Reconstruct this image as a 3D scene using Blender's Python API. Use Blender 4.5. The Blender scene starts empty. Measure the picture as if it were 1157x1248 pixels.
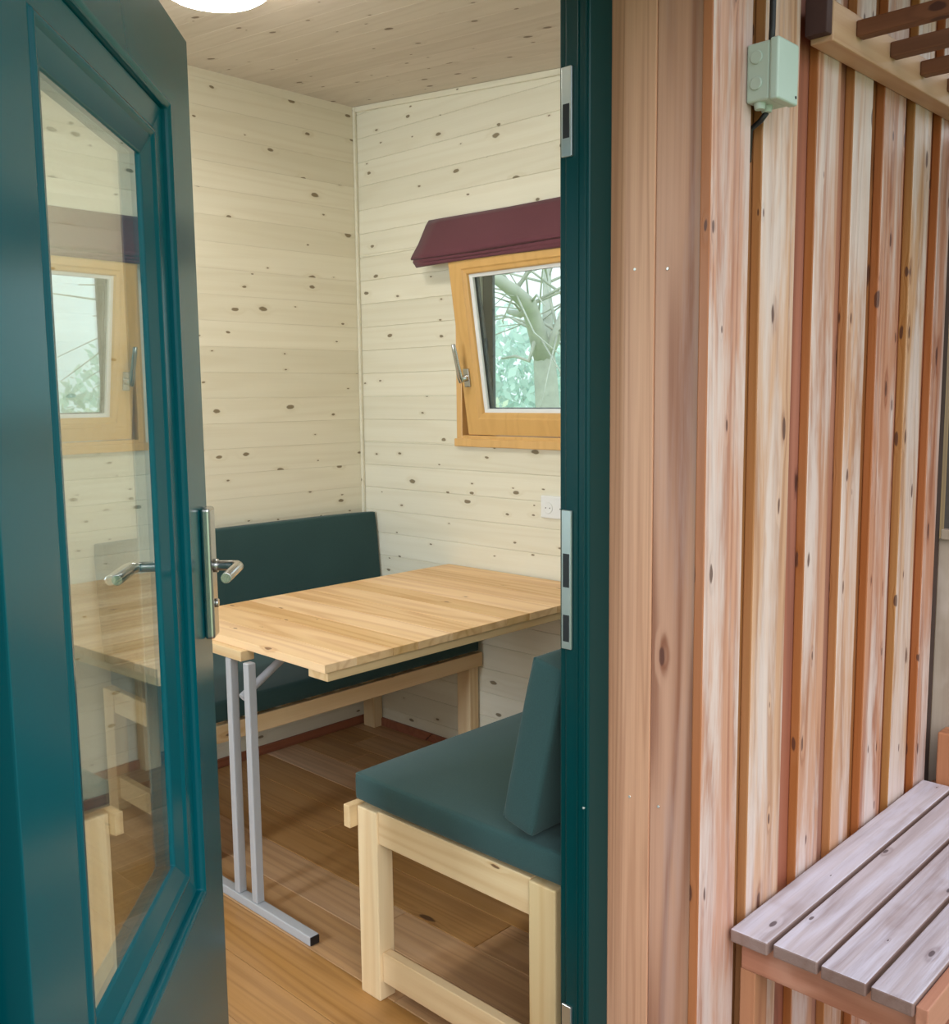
import bpy, bmesh, math, random
from mathutils import Vector, Matrix
random.seed(7)
S = bpy.context.scene
COL = S.collection

# ------------------------------------------------------------------ camera
W_PX, H_PX, F_PX = 1157.0, 1248.0, 1202.0
CAM_H = 1.40
YAW, PITCH, ROLL = math.radians(46.04), math.radians(6.79), math.radians(-0.627)
_f = Vector((math.sin(YAW)*math.cos(PITCH), math.cos(YAW)*math.cos(PITCH), -math.sin(PITCH)))
_r = Vector((math.cos(YAW), -math.sin(YAW), 0)); _u = _r.cross(_f)
RGT = _r*math.cos(ROLL) + _u*math.sin(ROLL); UPV = RGT.cross(_f); FWD = _f
cam_d = bpy.data.cameras.new('camera'); cam = bpy.data.objects.new('camera', cam_d); COL.objects.link(cam)
cam_d.sensor_fit = 'HORIZONTAL'; cam_d.sensor_width = 36.0; cam_d.lens = 36.0*F_PX/W_PX
cam_d.clip_start = 0.02; cam_d.clip_end = 300
M = Matrix((RGT, UPV, -FWD)).transposed().to_4x4(); M.translation = (0, 0, CAM_H)
cam.matrix_world = M
S.camera = cam

# ------------------------------------------------------------------ world, sun, exposure
w = bpy.data.worlds.new('World'); S.world = w; w.use_nodes = True
wn = w.node_tree.nodes; wl = w.node_tree.links; wn.clear()
wo = wn.new('ShaderNodeOutputWorld'); bg = wn.new('ShaderNodeBackground')
tc = wn.new('ShaderNodeTexCoord'); sx = wn.new('ShaderNodeSeparateXYZ'); cr = wn.new('ShaderNodeValToRGB')
wl.new(tc.outputs['Generated'], sx.inputs[0]); wl.new(sx.outputs['Z'], cr.inputs[0])
cr.color_ramp.elements[0].position = 0.0; cr.color_ramp.elements[0].color = (0.62, 0.73, 0.74, 1)
cr.color_ramp.elements[1].position = 0.35; cr.color_ramp.elements[1].color = (0.86, 0.93, 1.0, 1)
wl.new(cr.outputs[0], bg.inputs[0]); bg.inputs[1].default_value = 1.32
wl.new(bg.outputs[0], wo.inputs[0])
sd = bpy.data.lights.new('sun', 'SUN'); sun = bpy.data.objects.new('sun', sd); COL.objects.link(sun)
sd.energy = 1.05; sd.angle = math.radians(50); sd.color = (1.0, 0.97, 0.92)
sun.rotation_euler = Vector((0.58, 0.62, -0.66)).to_track_quat('-Z', 'Y').to_euler()   # overcast sun behind the camera's left
S.view_settings.view_transform = 'Standard'; S.view_settings.look = 'None'
S.view_settings.gamma = 1.0; S.view_settings.use_curve_mapping = False
ad = bpy.data.lights.new('interior_fill_light', 'AREA'); al = bpy.data.objects.new('interior_fill_light', ad); COL.objects.link(al)
ad.shape = 'RECTANGLE'; ad.size = 1.3; ad.size_y = 0.5; ad.energy = 42; ad.color = (0.76, 0.88, 1.0)
al.location = (-1.50, 2.20, 1.62); al.rotation_euler = (0, math.radians(-90), 0)      # added fill brightening the interior through an opening in the unseen end wall
S.view_settings.exposure = 0.55

# ------------------------------------------------------------------ helpers
def lin(r, g, b):
    def c(v):
        v /= 255.0
        return v/12.92 if v <= 0.04045 else ((v+0.055)/1.055)**2.4
    return (c(r), c(g), c(b), 1.0)

def newbm():
    bm = bmesh.new(); bm.faces.layers.float.new('rnd'); bm.faces.layers.float.new('edge'); return bm

def box(bm, x0, x1, y0, y1, z0, z1, T=None, rnd=None, edge=None):
    """edge: None, or the axis letter of the front face ('-y','-x') whose side faces are marked as board edges"""
    lr = bm.faces.layers.float['rnd']; r = random.random() if rnd is None else rnd
    P = [Vector((x, y, z)) for x in (x0, x1) for y in (y0, y1) for z in (z0, z1)]
    if T: P = [T(p) for p in P]
    v = [bm.verts.new(p) for p in P]
    fs = []
    for q in ((0,1,3,2), (4,6,7,5), (0,4,5,1), (2,3,7,6), (0,2,6,4), (1,5,7,3)):
        f = bm.faces.new([v[i] for i in q]); f[lr] = r; fs.append(f)
    if edge:
        le = bm.faces.layers.float['edge']
        for f in fs: f[le] = 1.0
        fs[{'-x': 0, '+x': 1, '-y': 2, '+y': 3, '+z': 5}[edge]][le] = 0.0
    return v

def tube(bm, pts, radii, seg=12, cap=True):
    pts = [Vector(p) for p in pts]; lr = bm.faces.layers.float['rnd']; r = random.random()
    if not hasattr(radii, '__len__'): radii = [radii]*len(pts)
    rings = []; prev = None
    for i, p in enumerate(pts):
        if i == 0: d = pts[1]-p
        elif i == len(pts)-1: d = p-pts[i-1]
        else: d = (pts[i+1]-p).normalized()+(p-pts[i-1]).normalized()
        d.normalize()
        a = prev if prev is not None else (Vector((0,0,1)) if abs(d.z) < 0.9 else Vector((1,0,0)))
        a = (a - d*a.dot(d)).normalized(); b = d.cross(a); prev = a
        rings.append([bm.verts.new(p+(a*math.cos(t)+b*math.sin(t))*radii[i]) for t in [2*math.pi*k/seg for k in range(seg)]])
    for i in range(len(rings)-1):
        for k in range(seg):
            f = bm.faces.new((rings[i][k], rings[i][(k+1) % seg], rings[i+1][(k+1) % seg], rings[i+1][k])); f.smooth = True; f[lr] = r
    if cap:
        for q in (rings[0][::-1], rings[-1]): f = bm.faces.new(q); f[lr] = r

def cushion_bm(lx, ly, lz, T, puff=0.006, n=10):
    bm = newbm(); bmesh.ops.create_cube(bm, size=2.0)
    bmesh.ops.subdivide_edges(bm, edges=bm.edges[:], cuts=n, use_grid_fill=True)
    for v in bm.verts:
        u = v.co.copy(); k = []
        for i in range(3):
            o = [j for j in range(3) if j != i]
            k.append(u[i]*(1 + (1-u[o[0]]**4)*(1-u[o[1]]**4)*2*puff/(lx, ly, lz)[i]))
        # soften the corners a little
        cr_ = abs(u.x*u.y*u.z)
        p = Vector((k[0]*lx/2, k[1]*ly/2, k[2]*lz/2))*(1-0.02*max(0, cr_-0.7))
        v.co = T(p)
    for f in bm.faces: f.smooth = True
    return bm

def obj(name, bm, mat, parent=None, bevel=0.0, seg=2, smooth=False):
    me = bpy.data.meshes.new(name)
    bmesh.ops.recalc_face_normals(bm, faces=bm.faces[:])
    off = None
    if parent is not None:
        off = parent.get('_abs')
        if off is None: off = (0, 0, 0)
        bmesh.ops.translate(bm, vec=-Vector(off), verts=bm.verts[:])
    bm.to_mesh(me); bm.free()
    if not isinstance(mat, (list, tuple)): mat = [mat]
    for m_ in mat: me.materials.append(m_)
    o = bpy.data.objects.new(name, me); COL.objects.link(o)
    if parent is not None:
        o.parent = parent; o['_abs'] = list(off)
    if smooth:
        for p in me.polygons: p.use_smooth = True
    if bevel > 0:
        b = o.modifiers.new('bevel', 'BEVEL'); b.width = bevel; b.segments = seg; b.limit_method = 'ANGLE'; b.angle_limit = math.radians(35)
        b.harden_normals = False
    return o

def tag(o, label=None, cat=None, group=None, kind=None):
    if label: o['label'] = label
    if cat: o['category'] = cat
    if group: o['group'] = group
    if kind: o['kind'] = kind
    return o

def thing(name, loc, label=None, cat=None, group=None, kind=None):
    o = bpy.data.objects.new(name, None); COL.objects.link(o); o.location = loc; o.empty_display_size = 0.1
    o['_abs'] = list(loc)
    return tag(o, label, cat, group, kind)

def center_origin(o, base=True):
    """move a top-level mesh's origin to the bottom centre of its bounding box"""
    me = o.data; xs = [v.co for v in me.vertices]
    lo = Vector([min(c[i] for c in xs) for i in range(3)]); hi = Vector([max(c[i] for c in xs) for i in range(3)])
    c = (lo+hi)/2; c.z = lo.z
    me.transform(Matrix.Translation(-c)); o.location = c
    return o

# ------------------------------------------------------------------ materials
def mat_new(name):
    m = bpy.data.materials.new(name); m.use_nodes = True
    n = m.node_tree.nodes; n.clear()
    out = n.new('ShaderNodeOutputMaterial'); p = n.new('ShaderNodeBsdfPrincipled')
    m.node_tree.links.new(p.outputs[0], out.inputs[0])
    return m, n, m.node_tree.links, p

class NB:
    def __init__(s, n, l): s.n, s.l = n, l
    def put(s, inp, v):
        if isinstance(v, (int, float, tuple, list)): inp.default_value = v
        else: s.l.new(v, inp)
    def m(s, op, a, b=None, c=None, clamp=False):
        x = s.n.new('ShaderNodeMath'); x.operation = op; x.use_clamp = clamp
        s.put(x.inputs[0], a)
        if b is not None: s.put(x.inputs[1], b)
        if c is not None: s.put(x.inputs[2], c)
        return x.outputs[0]
    def xyz(s, a, b, c):
        x = s.n.new('ShaderNodeCombineXYZ'); s.put(x.inputs[0], a); s.put(x.inputs[1], b); s.put(x.inputs[2], c); return x.outputs[0]
    def noise(s, vec, scale=1.0, detail=2.0, rough=0.5, dist=0.0):
        x = s.n.new('ShaderNodeTexNoise'); s.put(x.inputs['Vector'], vec); x.inputs['Scale'].default_value = scale
        x.inputs['Detail'].default_value = detail; x.inputs['Roughness'].default_value = rough; x.inputs['Distortion'].default_value = dist
        return x.outputs['Fac']
    def ramp(s, v, p0, p1, smooth=True):
        x = s.n.new('ShaderNodeMapRange'); x.interpolation_type = 'SMOOTHSTEP' if smooth else 'LINEAR'
        s.put(x.inputs['Value'], v); x.inputs['From Min'].default_value = p0; x.inputs['From Max'].default_value = p1
        return x.outputs['Result']
    def mix(s, f, a, b):
        x = s.n.new('ShaderNodeMix'); x.data_type = 'RGBA'; s.put(x.inputs[0], f); s.put(x.inputs[6], a); s.put(x.inputs[7], b); return x.outputs[2]
    def attr(s, name):
        x = s.n.new('ShaderNodeAttribute'); x.attribute_name = name; return x.outputs['Fac']

def wood(name, light, dark, knot, axis, ring=0.35, fiber=0.35, knots=(4.0, 9.0), kprob=0.55, kr=0.085, vary=0.16,
         rough=0.5, weather=None, wlo=0.45, whi=0.65, edgecol=None, spec=0.35, bump=0.12, ringscale=9.0, blotch=None, hue=0.0, wfreq=26.0, wamt=0.8):
    m, n, l, p = mat_new(name); B = NB(n, l)
    t = n.new('ShaderNodeTexCoord'); sp = n.new('ShaderNodeSeparateXYZ'); l.new(t.outputs['Object'], sp.inputs[0])
    X, Y, Z = sp.outputs
    a, b, c = {'x': (X, Y, Z), 'y': (Y, X, Z), 'z': (Z, X, Y)}[axis]
    r = B.attr('rnd')
    a = B.m('ADD', a, B.m('MULTIPLY', r, 37.0)); b2 = B.m('ADD', b, B.m('MULTIPLY', r, 5.3)); c2 = B.m('ADD', c, B.m('MULTIPLY', r, 2.1))
    # knots
    kv = B.xyz(B.m('MULTIPLY', a, knots[0]), B.m('MULTIPLY', B.m('ADD', b2, c2), knots[1]), 0.0)
    vo = n.new('ShaderNodeTexVoronoi'); vo.voronoi_dimensions = '2D'; vo.inputs['Scale'].default_value = 1.0; l.new(kv, vo.inputs['Vector'])
    vs = n.new('ShaderNodeSeparateXYZ'); l.new(vo.outputs['Color'], vs.inputs[0])
    on_ = B.m('LESS_THAN', vs.outputs[0], kprob)
    rad = B.m('MULTIPLY_ADD', B.m('POWER', vs.outputs[1], 2.0), kr*0.95, kr*0.35)
    d = B.m('ADD', vo.outputs['Distance'], B.m('MULTIPLY', B.m('SUBTRACT', B.noise(B.xyz(B.m('MULTIPLY', a, 40), B.m('MULTIPLY', b2, 90), B.m('MULTIPLY', c2, 90)), 1.0, 1.0), 0.5), kr*0.9))
    rel = B.m('DIVIDE', d, rad)
    km = B.m('MULTIPLY', B.m('SUBTRACT', 1.0, B.ramp(rel, 0.75, 1.15)), on_)
    halo = B.m('MULTIPLY', B.m('SUBTRACT', 1.0, B.ramp(rel, 0.8, 3.6)), on_)
    # year rings
    n1 = B.noise(B.xyz(B.m('MULTIPLY', a, 0.55), B.m('MULTIPLY', b2, ringscale), B.m('MULTIPLY', c2, ringscale)), 1.0, 1.5, 0.4)
    ph = B.m('MULTIPLY_ADD', n1, 46.0, B.m('MULTIPLY', halo, 4.0))
    ringv = B.m('MULTIPLY_ADD', B.m('SINE', ph), 0.5, 0.5)
    ringv = B.m('POWER', ringv, 2.2)
    fb = B.noise(B.xyz(B.m('MULTIPLY', a, 3.0), B.m('MULTIPLY', b2, 210.0), B.m('MULTIPLY', c2, 210.0)), 1.0, 2.0, 0.6)
    lf = B.noise(B.xyz(B.m('MULTIPLY', a, 1.2), B.m('MULTIPLY', b2, 16.0), B.m('MULTIPLY', c2, 16.0)), 1.0, 2.0, 0.5)
    f = B.m('ADD', B.m('MULTIPLY', ringv, ring), B.m('MULTIPLY', B.m('SUBTRACT', fb, 0.35), fiber), clamp=True)
    f = B.m('ADD', f, B.m('MULTIPLY', halo, 0.18), clamp=True)
    colr = B.mix(f, light, dark)
    # per-board tone and slow variation
    v = B.m('ADD', B.m('MULTIPLY', B.m('SUBTRACT', r, 0.5), vary*2), B.m('MULTIPLY', B.m('SUBTRACT', lf, 0.5), vary*1.6))
    if edgecol is not None:
        colr = B.mix(B.m('MULTIPLY', B.attr('edge'), 0.85), colr, edgecol)
    hv = n.new('ShaderNodeHueSaturation'); l.new(colr, hv.inputs['Color']); l.new(B.m('ADD', v, 1.0), hv.inputs['Value'])
    l.new(B.m('MULTIPLY_ADD', B.m('SUBTRACT', B.m('FRACT', B.m('MULTIPLY', r, 7.31)), 0.5), hue, 0.5), hv.inputs['Hue'])
    l.new(B.m('MULTIPLY_ADD', v, -0.8, 1.0), hv.inputs['Saturation'])
    colr = hv.outputs[0]
    rg = rough
    if weather is not None:
        wv = B.noise(B.xyz(B.m('MULTIPLY', a, 1.6), B.m('MULTIPLY', b2, wfreq), B.m('MULTIPLY', c2, wfreq)), 1.0, 5.0, 0.66, 0.4)
        wm = B.m('MULTIPLY', B.ramp(wv, wlo, whi), B.m('SUBTRACT', 1.0, B.attr('edge')))
        colr = B.mix(B.m('MULTIPLY', wm, wamt), colr, weather)
    if blotch is not None:
        bv = B.noise(B.xyz(B.m('MULTIPLY', a, 5.0), B.m('MULTIPLY', b2, 9.0), B.m('MULTIPLY', c2, 9.0)), 1.0, 3.0, 0.6)
        colr = B.mix(B.m('MULTIPLY', B.ramp(bv, 0.52, 0.75), 0.55), colr, blotch)
    colr = B.mix(B.m('MULTIPLY', km, 0.85), colr, knot)
    l.new(colr, p.inputs['Base Color']); p.inputs['Roughness'].default_value = rg
    p.inputs['Specular IOR Level'].default_value = spec
    bp = n.new('ShaderNodeBump'); bp.inputs['Strength'].default_value = bump; bp.inputs['Distance'].default_value = 0.002
    l.new(B.m('SUBTRACT', 1.0, f), bp.inputs['Height']); l.new(bp.outputs[0], p.inputs['Normal'])
    return m

def plain(name, col, rough=0.5, metal=0.0, spec=0.5, noise=0.0, nscale=60.0, bump=0.0, coat=0.0):
    m, n, l, p = mat_new(name); B = NB(n, l)
    p.inputs['Roughness'].default_value = rough; p.inputs['Metallic'].default_value = metal
    p.inputs['Specular IOR Level'].default_value = spec; p.inputs['Coat Weight'].default_value = coat
    p.inputs['Coat Roughness'].default_value = 0.08
    t = n.new('ShaderNodeTexCoord'); nz = B.noise(t.outputs['Object'], nscale, 3.0, 0.6)
    hv = n.new('ShaderNodeHueSaturation'); hv.inputs['Color'].default_value = col
    l.new(B.m('MULTIPLY_ADD', B.m('SUBTRACT', nz, 0.5), noise*2, 1.0), hv.inputs['Value']); l.new(hv.outputs[0], p.inputs['Base Color'])
    if bump:
        bp = n.new('ShaderNodeBump'); bp.inputs['Strength'].default_value = bump; bp.inputs['Distance'].default_value = 0.001
        l.new(nz, bp.inputs['Height']); l.new(bp.outputs[0], p.inputs['Normal'])
    return m

def glassmat(name, tint, boost):
    """double glazing: Fresnel mirror over clear panes"""
    m = bpy.data.materials.new(name); m.use_nodes = True; n = m.node_tree.nodes; l = m.node_tree.links; n.clear(); B = NB(n, l)
    out = n.new('ShaderNodeOutputMaterial'); tr = n.new('ShaderNodeBsdfTransparent'); gl = n.new('ShaderNodeBsdfGlossy'); mx = n.new('ShaderNodeMixShader')
    tr.inputs[0].default_value = tint; gl.inputs['Roughness'].default_value = 0.0; gl.inputs[0].default_value = (0.95, 1.0, 0.98, 1)
    ge = n.new('ShaderNodeNewGeometry'); dt = n.new('ShaderNodeVectorMath'); dt.operation = 'DOT_PRODUCT'
    l.new(ge.outputs['Incoming'], dt.inputs[0]); l.new(ge.outputs['Normal'], dt.inputs[1])
    c_ = B.m('ABSOLUTE', dt.outputs['Value'])
    fr = B.m('MULTIPLY_ADD', B.m('POWER', B.m('SUBTRACT', 1.0, c_), 5.0), 0.957, 0.043)      # Schlick, both faces alike
    l.new(B.m('MULTIPLY', fr, boost, clamp=True), mx.inputs[0]); l.new(tr.outputs[0], mx.inputs[1]); l.new(gl.outputs[0], mx.inputs[2])
    l.new(mx.outputs[0], out.inputs[0]); return m

def fabric(name, col, rough=0.95):
    m, n, l, p = mat_new(name); B = NB(n, l)
    t = n.new('ShaderNodeTexCoord'); wv = B.noise(t.outputs['Object'], 420.0, 1.0); lo = B.noise(t.outputs['Object'], 5.0, 2.0)
    hv = n.new('ShaderNodeHueSaturation'); hv.inputs['Color'].default_value = col
    l.new(B.m('ADD', B.m('MULTIPLY_ADD', wv, 0.35, 0.7), B.m('MULTIPLY', lo, 0.25)), hv.inputs['Value']); l.new(hv.outputs[0], p.inputs['Base Color'])
    p.inputs['Roughness'].default_value = rough; p.inputs['Specular IOR Level'].default_value = 0.15
    p.inputs['Sheen Weight'].default_value = 0.12; p.inputs['Sheen Roughness'].default_value = 0.5
    bp = n.new('ShaderNodeBump'); bp.inputs['Strength'].default_value = 0.25; bp.inputs['Distance'].default_value = 0.0006
    l.new(wv, bp.inputs['Height']); l.new(bp.outputs[0], p.inputs['Normal'])
    return m

white_kw = dict(ring=0.16, fiber=0.22, knots=(5.8, 12.5), kprob=0.54, kr=0.082, vary=0.05, rough=0.6, spec=0.25, bump=0.1)
WHX = wood('whitewashed_spruce_x', lin(228, 221, 200), lin(200, 186, 154), lin(112, 94, 62), 'x', **white_kw)
WHY = wood('whitewashed_spruce_y', lin(228, 223, 204), lin(202, 190, 160), lin(112, 96, 66), 'y', **white_kw)
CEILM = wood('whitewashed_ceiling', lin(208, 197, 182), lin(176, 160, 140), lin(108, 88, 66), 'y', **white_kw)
PINEX = wood('pine_x', lin(230, 202, 160), lin(202, 160, 110), lin(96, 58, 36), 'x', ring=0.4, fiber=0.3, knots=(3.0, 12.0), kprob=0.35, kr=0.08, vary=0.08)
PINEY = wood('pine_y', lin(230, 202, 160), lin(202, 160, 110), lin(96, 58, 36), 'y', ring=0.4, fiber=0.3, knots=(3.0, 12.0), kprob=0.35, kr=0.08, vary=0.08)
PINEZ = wood('pine_z', lin(230, 204, 162), lin(204, 164, 114), lin(104, 62, 36), 'z', ring=0.4, fiber=0.3, knots=(3.0, 12.0), kprob=0.2, kr=0.08, vary=0.08)
TABM = wood('table_pine', lin(234, 196, 146), lin(202, 150, 96), lin(110, 66, 40), 'y', ring=0.45, fiber=0.4, knots=(3.4, 9.0), kprob=0.42, kr=0.05, vary=0.2, rough=0.42, spec=0.4)
FLOORM = wood('floor_boards', lin(192, 150, 106), lin(134, 94, 62), lin(66, 42, 30), 'y', ring=0.3, fiber=0.4, knots=(2.0, 5.0), kprob=0.3, kr=0.05, vary=0.16, rough=0.38, spec=0.35, ringscale=16.0)
CLADF = wood('larch_board', lin(196, 152, 126), lin(146, 96, 72), lin(78, 46, 40), 'z', ring=0.5, fiber=0.6, knots=(5.5, 19.0), kprob=0.42, kr=0.11,
             vary=0.15, rough=0.44, weather=lin(208, 193, 190), wlo=0.40, whi=0.64, edgecol=lin(176, 118, 74), spec=0.5, bump=0.4, ringscale=15.0, hue=0.025, wfreq=17.0, wamt=0.75)
CLADR = wood('larch_recess', lin(150, 98, 62), lin(104, 62, 40), lin(60, 32, 26), 'z', ring=0.4, fiber=0.45, knots=(4.5, 15.0), kprob=0.45, kr=0.11, vary=0.25, rough=0.6, hue=0.04)
REVM = wood('larch_reveal', lin(208, 156, 124), lin(156, 100, 72), lin(116, 74, 60), 'z', ring=0.30, fiber=0.65, knots=(2.4, 8.0), kprob=0.12, kr=0.04,
            vary=0.08, rough=0.5, ringscale=30.0)
REVW = wood('larch_reveal_grey', lin(202, 154, 130), lin(146, 94, 72), lin(92, 54, 46), 'z', ring=0.75, fiber=0.5, knots=(3.4, 11.0), kprob=0.25, kr=0.05,
            vary=0.10, rough=0.5, weather=lin(186, 154, 146), wlo=0.44, whi=0.70, ringscale=9.0, wamt=0.5)
RACKM = wood('rack_wood', lin(196, 158, 130), lin(168, 122, 94), lin(90, 56, 44), 'x', ring=0.3, fiber=0.3, kprob=0.15, vary=0.05)
SLATM = wood('rack_slat_wood', lin(120, 78, 58), lin(86, 52, 40), lin(60, 34, 30), 'y', ring=0.4, fiber=0.3, kprob=0.15, vary=0.08)
BPLANK = wood('weathered_plank', lin(192, 182, 190), lin(128, 110, 114), lin(74, 62, 70), 'x', ring=0.35, fiber=0.7, knots=(5.0, 14.0), kprob=0.3, kr=0.05,
              vary=0.10, rough=0.42, spec=0.55, weather=lin(208, 206, 224), wlo=0.42, whi=0.7, blotch=lin(138, 114, 108), bump=0.5, edgecol=lin(120, 92, 80))
BRAIL = wood('bench_rail_wood', lin(178, 124, 102), lin(132, 82, 62), lin(90, 50, 40), 'y', ring=0.5, fiber=0.4, kprob=0.3, vary=0.08, blotch=lin(196, 150, 130))
BRAILX = wood('bench_rail_wood_x', lin(186, 130, 106), lin(140, 88, 66), lin(90, 50, 40), 'x', ring=0.5, fiber=0.4, kprob=0.3, vary=0.08)
BLEG = wood('bench_leg_wood', lin(176, 124, 92), lin(130, 80, 58), lin(90, 50, 40), 'z', ring=0.5, fiber=0.4, kprob=0.3, vary=0.08)
WINW = wood('window_wood', lin(218, 174, 110), lin(190, 140, 78), lin(150, 100, 52), 'z', ring=0.2, fiber=0.25, kprob=0.0, vary=0.03, rough=0.35, spec=0.5)
SKIRT = wood('skirting_wood', lin(150, 92, 66), lin(110, 62, 44), lin(60, 36, 30), 'x', ring=0.3, fiber=0.3, kprob=0.2, vary=0.06)

GREEN = plain('teal_paint', lin(0, 90, 102), rough=0.22, spec=0.2, noise=0.03, nscale=8.0)
GREEND = plain('teal_paint_frame', lin(0, 56, 58), rough=0.3, spec=0.25, noise=0.03, nscale=8.0)
GLASS = glassmat('door_glazing', (0.86, 0.90, 0.89, 1), 1.7)
WGLASS = glassmat('window_glazing', (0.93, 0.98, 0.97, 1), 1.6)
STEEL = plain('brushed_steel', lin(190, 190, 188), rough=0.24, metal=1.0, noise=0.05)
KEEP = plain('zinc_keep', lin(205, 212, 212), rough=0.3, metal=0.9, noise=0.05)
GREY = plain('grey_powder_coat', lin(176, 178, 184), rough=0.4, spec=0.5, noise=0.02)
BLACK = plain('black_plastic', lin(22, 22, 26), rough=0.5)
DKGREY = plain('dark_grey_aluminium', lin(54, 70, 84), rough=0.5)
WHITEP = plain('white_plastic', lin(228, 230, 230), rough=0.45, noise=0.02)
BOXM = plain('pale_green_plastic', lin(172, 188, 180), rough=0.4, noise=0.03, nscale=20)
NAILM = plain('nail_head', lin(225, 222, 216), rough=0.35, metal=0.6)
FABG = fabric('green_upholstery', lin(50, 76, 76))
FABM = fabric('maroon_blind', lin(104, 62, 70))
BARK = plain('bark', lin(166, 172, 162), rough=0.9, noise=0.3, nscale=12)
def leafmat(name, col):
    m = bpy.data.materials.new(name); m.use_nodes = True; n = m.node_tree.nodes; l = m.node_tree.links; n.clear(); B = NB(n, l)
    out = n.new('ShaderNodeOutputMaterial'); d = n.new('ShaderNodeBsdfDiffuse'); t = n.new('ShaderNodeBsdfTranslucent'); mx = n.new('ShaderNodeMixShader')
    hv = n.new('ShaderNodeHueSaturation'); hv.inputs['Color'].default_value = col
    l.new(B.m('MULTIPLY_ADD', B.attr('rnd'), 0.4, 0.8), hv.inputs['Value'])
    l.new(hv.outputs[0], d.inputs[0]); l.new(hv.outputs[0], t.inputs[0]); mx.inputs[0].default_value = 0.5
    l.new(d.outputs[0], mx.inputs[1]); l.new(t.outputs[0], mx.inputs[2]); l.new(mx.outputs[0], out.inputs[0]); return m
LEAF1 = leafmat('hazy_pale_leaf', lin(214, 226, 204))  # haze over the outdoor view is put into this pale leaf colour
LEAF2 = leafmat('hazy_blue_green_leaf', lin(202, 224, 216))  # washed-out haze is mixed into this leaf colour too
GRASS = plain('meadow_grass', lin(150, 172, 120), rough=0.9, noise=0.3, nscale=3)
DARKW = wood('dark_partition', lin(176, 158, 142), lin(130, 108, 94), lin(80, 60, 54), 'z', ring=0.3, fiber=0.4, kprob=0.3, vary=0.1, blotch=lin(206, 190, 182))
ORANGEW = wood('orange_block', lin(178, 122, 90), lin(130, 82, 58), lin(80, 50, 40), 'z', ring=0.4, fiber=0.4, kprob=0.4, kr=0.1, vary=0.1)
DECKM = wood('deck_boards', lin(150, 120, 98), lin(110, 84, 68), lin(70, 50, 40), 'x', ring=0.3, fiber=0.4, kprob=0.3, vary=0.15)

# ------------------------------------------------------------------ the cabin shell
XW, YL, YD = 2.665, 3.22, 1.10          # window wall, left wall, inner side of the door wall
XE = -1.35                              # far end of the cabin, out of the frame
def ceil_z(y): return 2.557 - 0.084*(YL-y)

bm = newbm(); y = XE; k = 0
bw = 0.145
x = XE
while x < XW+0.05:                      # floor boards run along Y, with butt joints
    cut = [YD-0.10]; y = YD-0.10 + random.uniform(0.3, 1.2)
    while y < YL: cut.append(y); y += random.uniform(0.9, 1.5)
    cut.append(YL+0.05)
    for a, b in zip(cut[:-1], cut[1:]):
        box(bm, x, min(x+bw-0.0012, XW+0.05), a, b-0.0012, -0.03, 0.0)
    x += bw
fl = obj('floor', bm, FLOORM, bevel=0.0012, seg=1); tag(fl, kind='structure')

bm = newbm(); x = XE
PL = 0.094
def cz_box(bm, x0, x1, y0, y1, th, rnd):
    T = lambda p: Vector((p.x, p.y, p.z + ceil_z(p.y)))
    box(bm, x0, x1, y0, y1, 0.0, th, T=T, rnd=rnd)
while x < XW+0.02:
    cz_box(bm, x, x+PL-0.0006, 0.95, YL+0.05, 0.02, random.random()); x += PL
tag(obj('ceiling', bm, CEILM, bevel=0.0006, seg=1), kind='structure')

def rows(z0, z1, extra=()):
    zs = [z0]; z = z0
    while z + PL < z1: z += PL; zs.append(z)
    zs.append(z1)
    return sorted(set(zs) | set(e for e in extra))

bm = newbm()
zs = rows(-0.013, 2.62)
for a, b in zip(zs[:-1], zs[1:]):
    box(bm, XE, XW+0.0, YL, YL+0.03, a, b-0.0004)
box(bm, XE, XW+0.085, YL+0.03, YL+0.10, -0.05, 2.65)
tag(obj('wall_left', bm, WHX, bevel=0.0018, seg=1), kind='structure')

WY0, WY1, WZ0, WZ1 = 1.78, 2.652, 1.214, 1.97   # window opening
bm = newbm()
zs = rows(-0.013, 2.62, (WZ0, WZ1)); zc = []
for a, b in zip(zs[:-1], zs[1:]):
    if b-a < 0.004: continue
    r = random.random(); g = 0.0 if (abs(b-WZ0) < 1e-6 or abs(b-WZ1) < 1e-6) else 0.0004
    if a >= WZ0-1e-6 and b <= WZ1+1e-6:
        box(bm, XW, XW+0.085, YD, WY0, a, b-g, rnd=r); box(bm, XW, XW+0.085, WY1, YL+0.03, a, b-g, rnd=(r*7) % 1)
    else:
        box(bm, XW, XW+0.085, YD, YL+0.03, a, b-g, rnd=r)
tag(obj('wall_window_side', bm, WHY, bevel=0.0018, seg=1), kind='structure')

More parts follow.
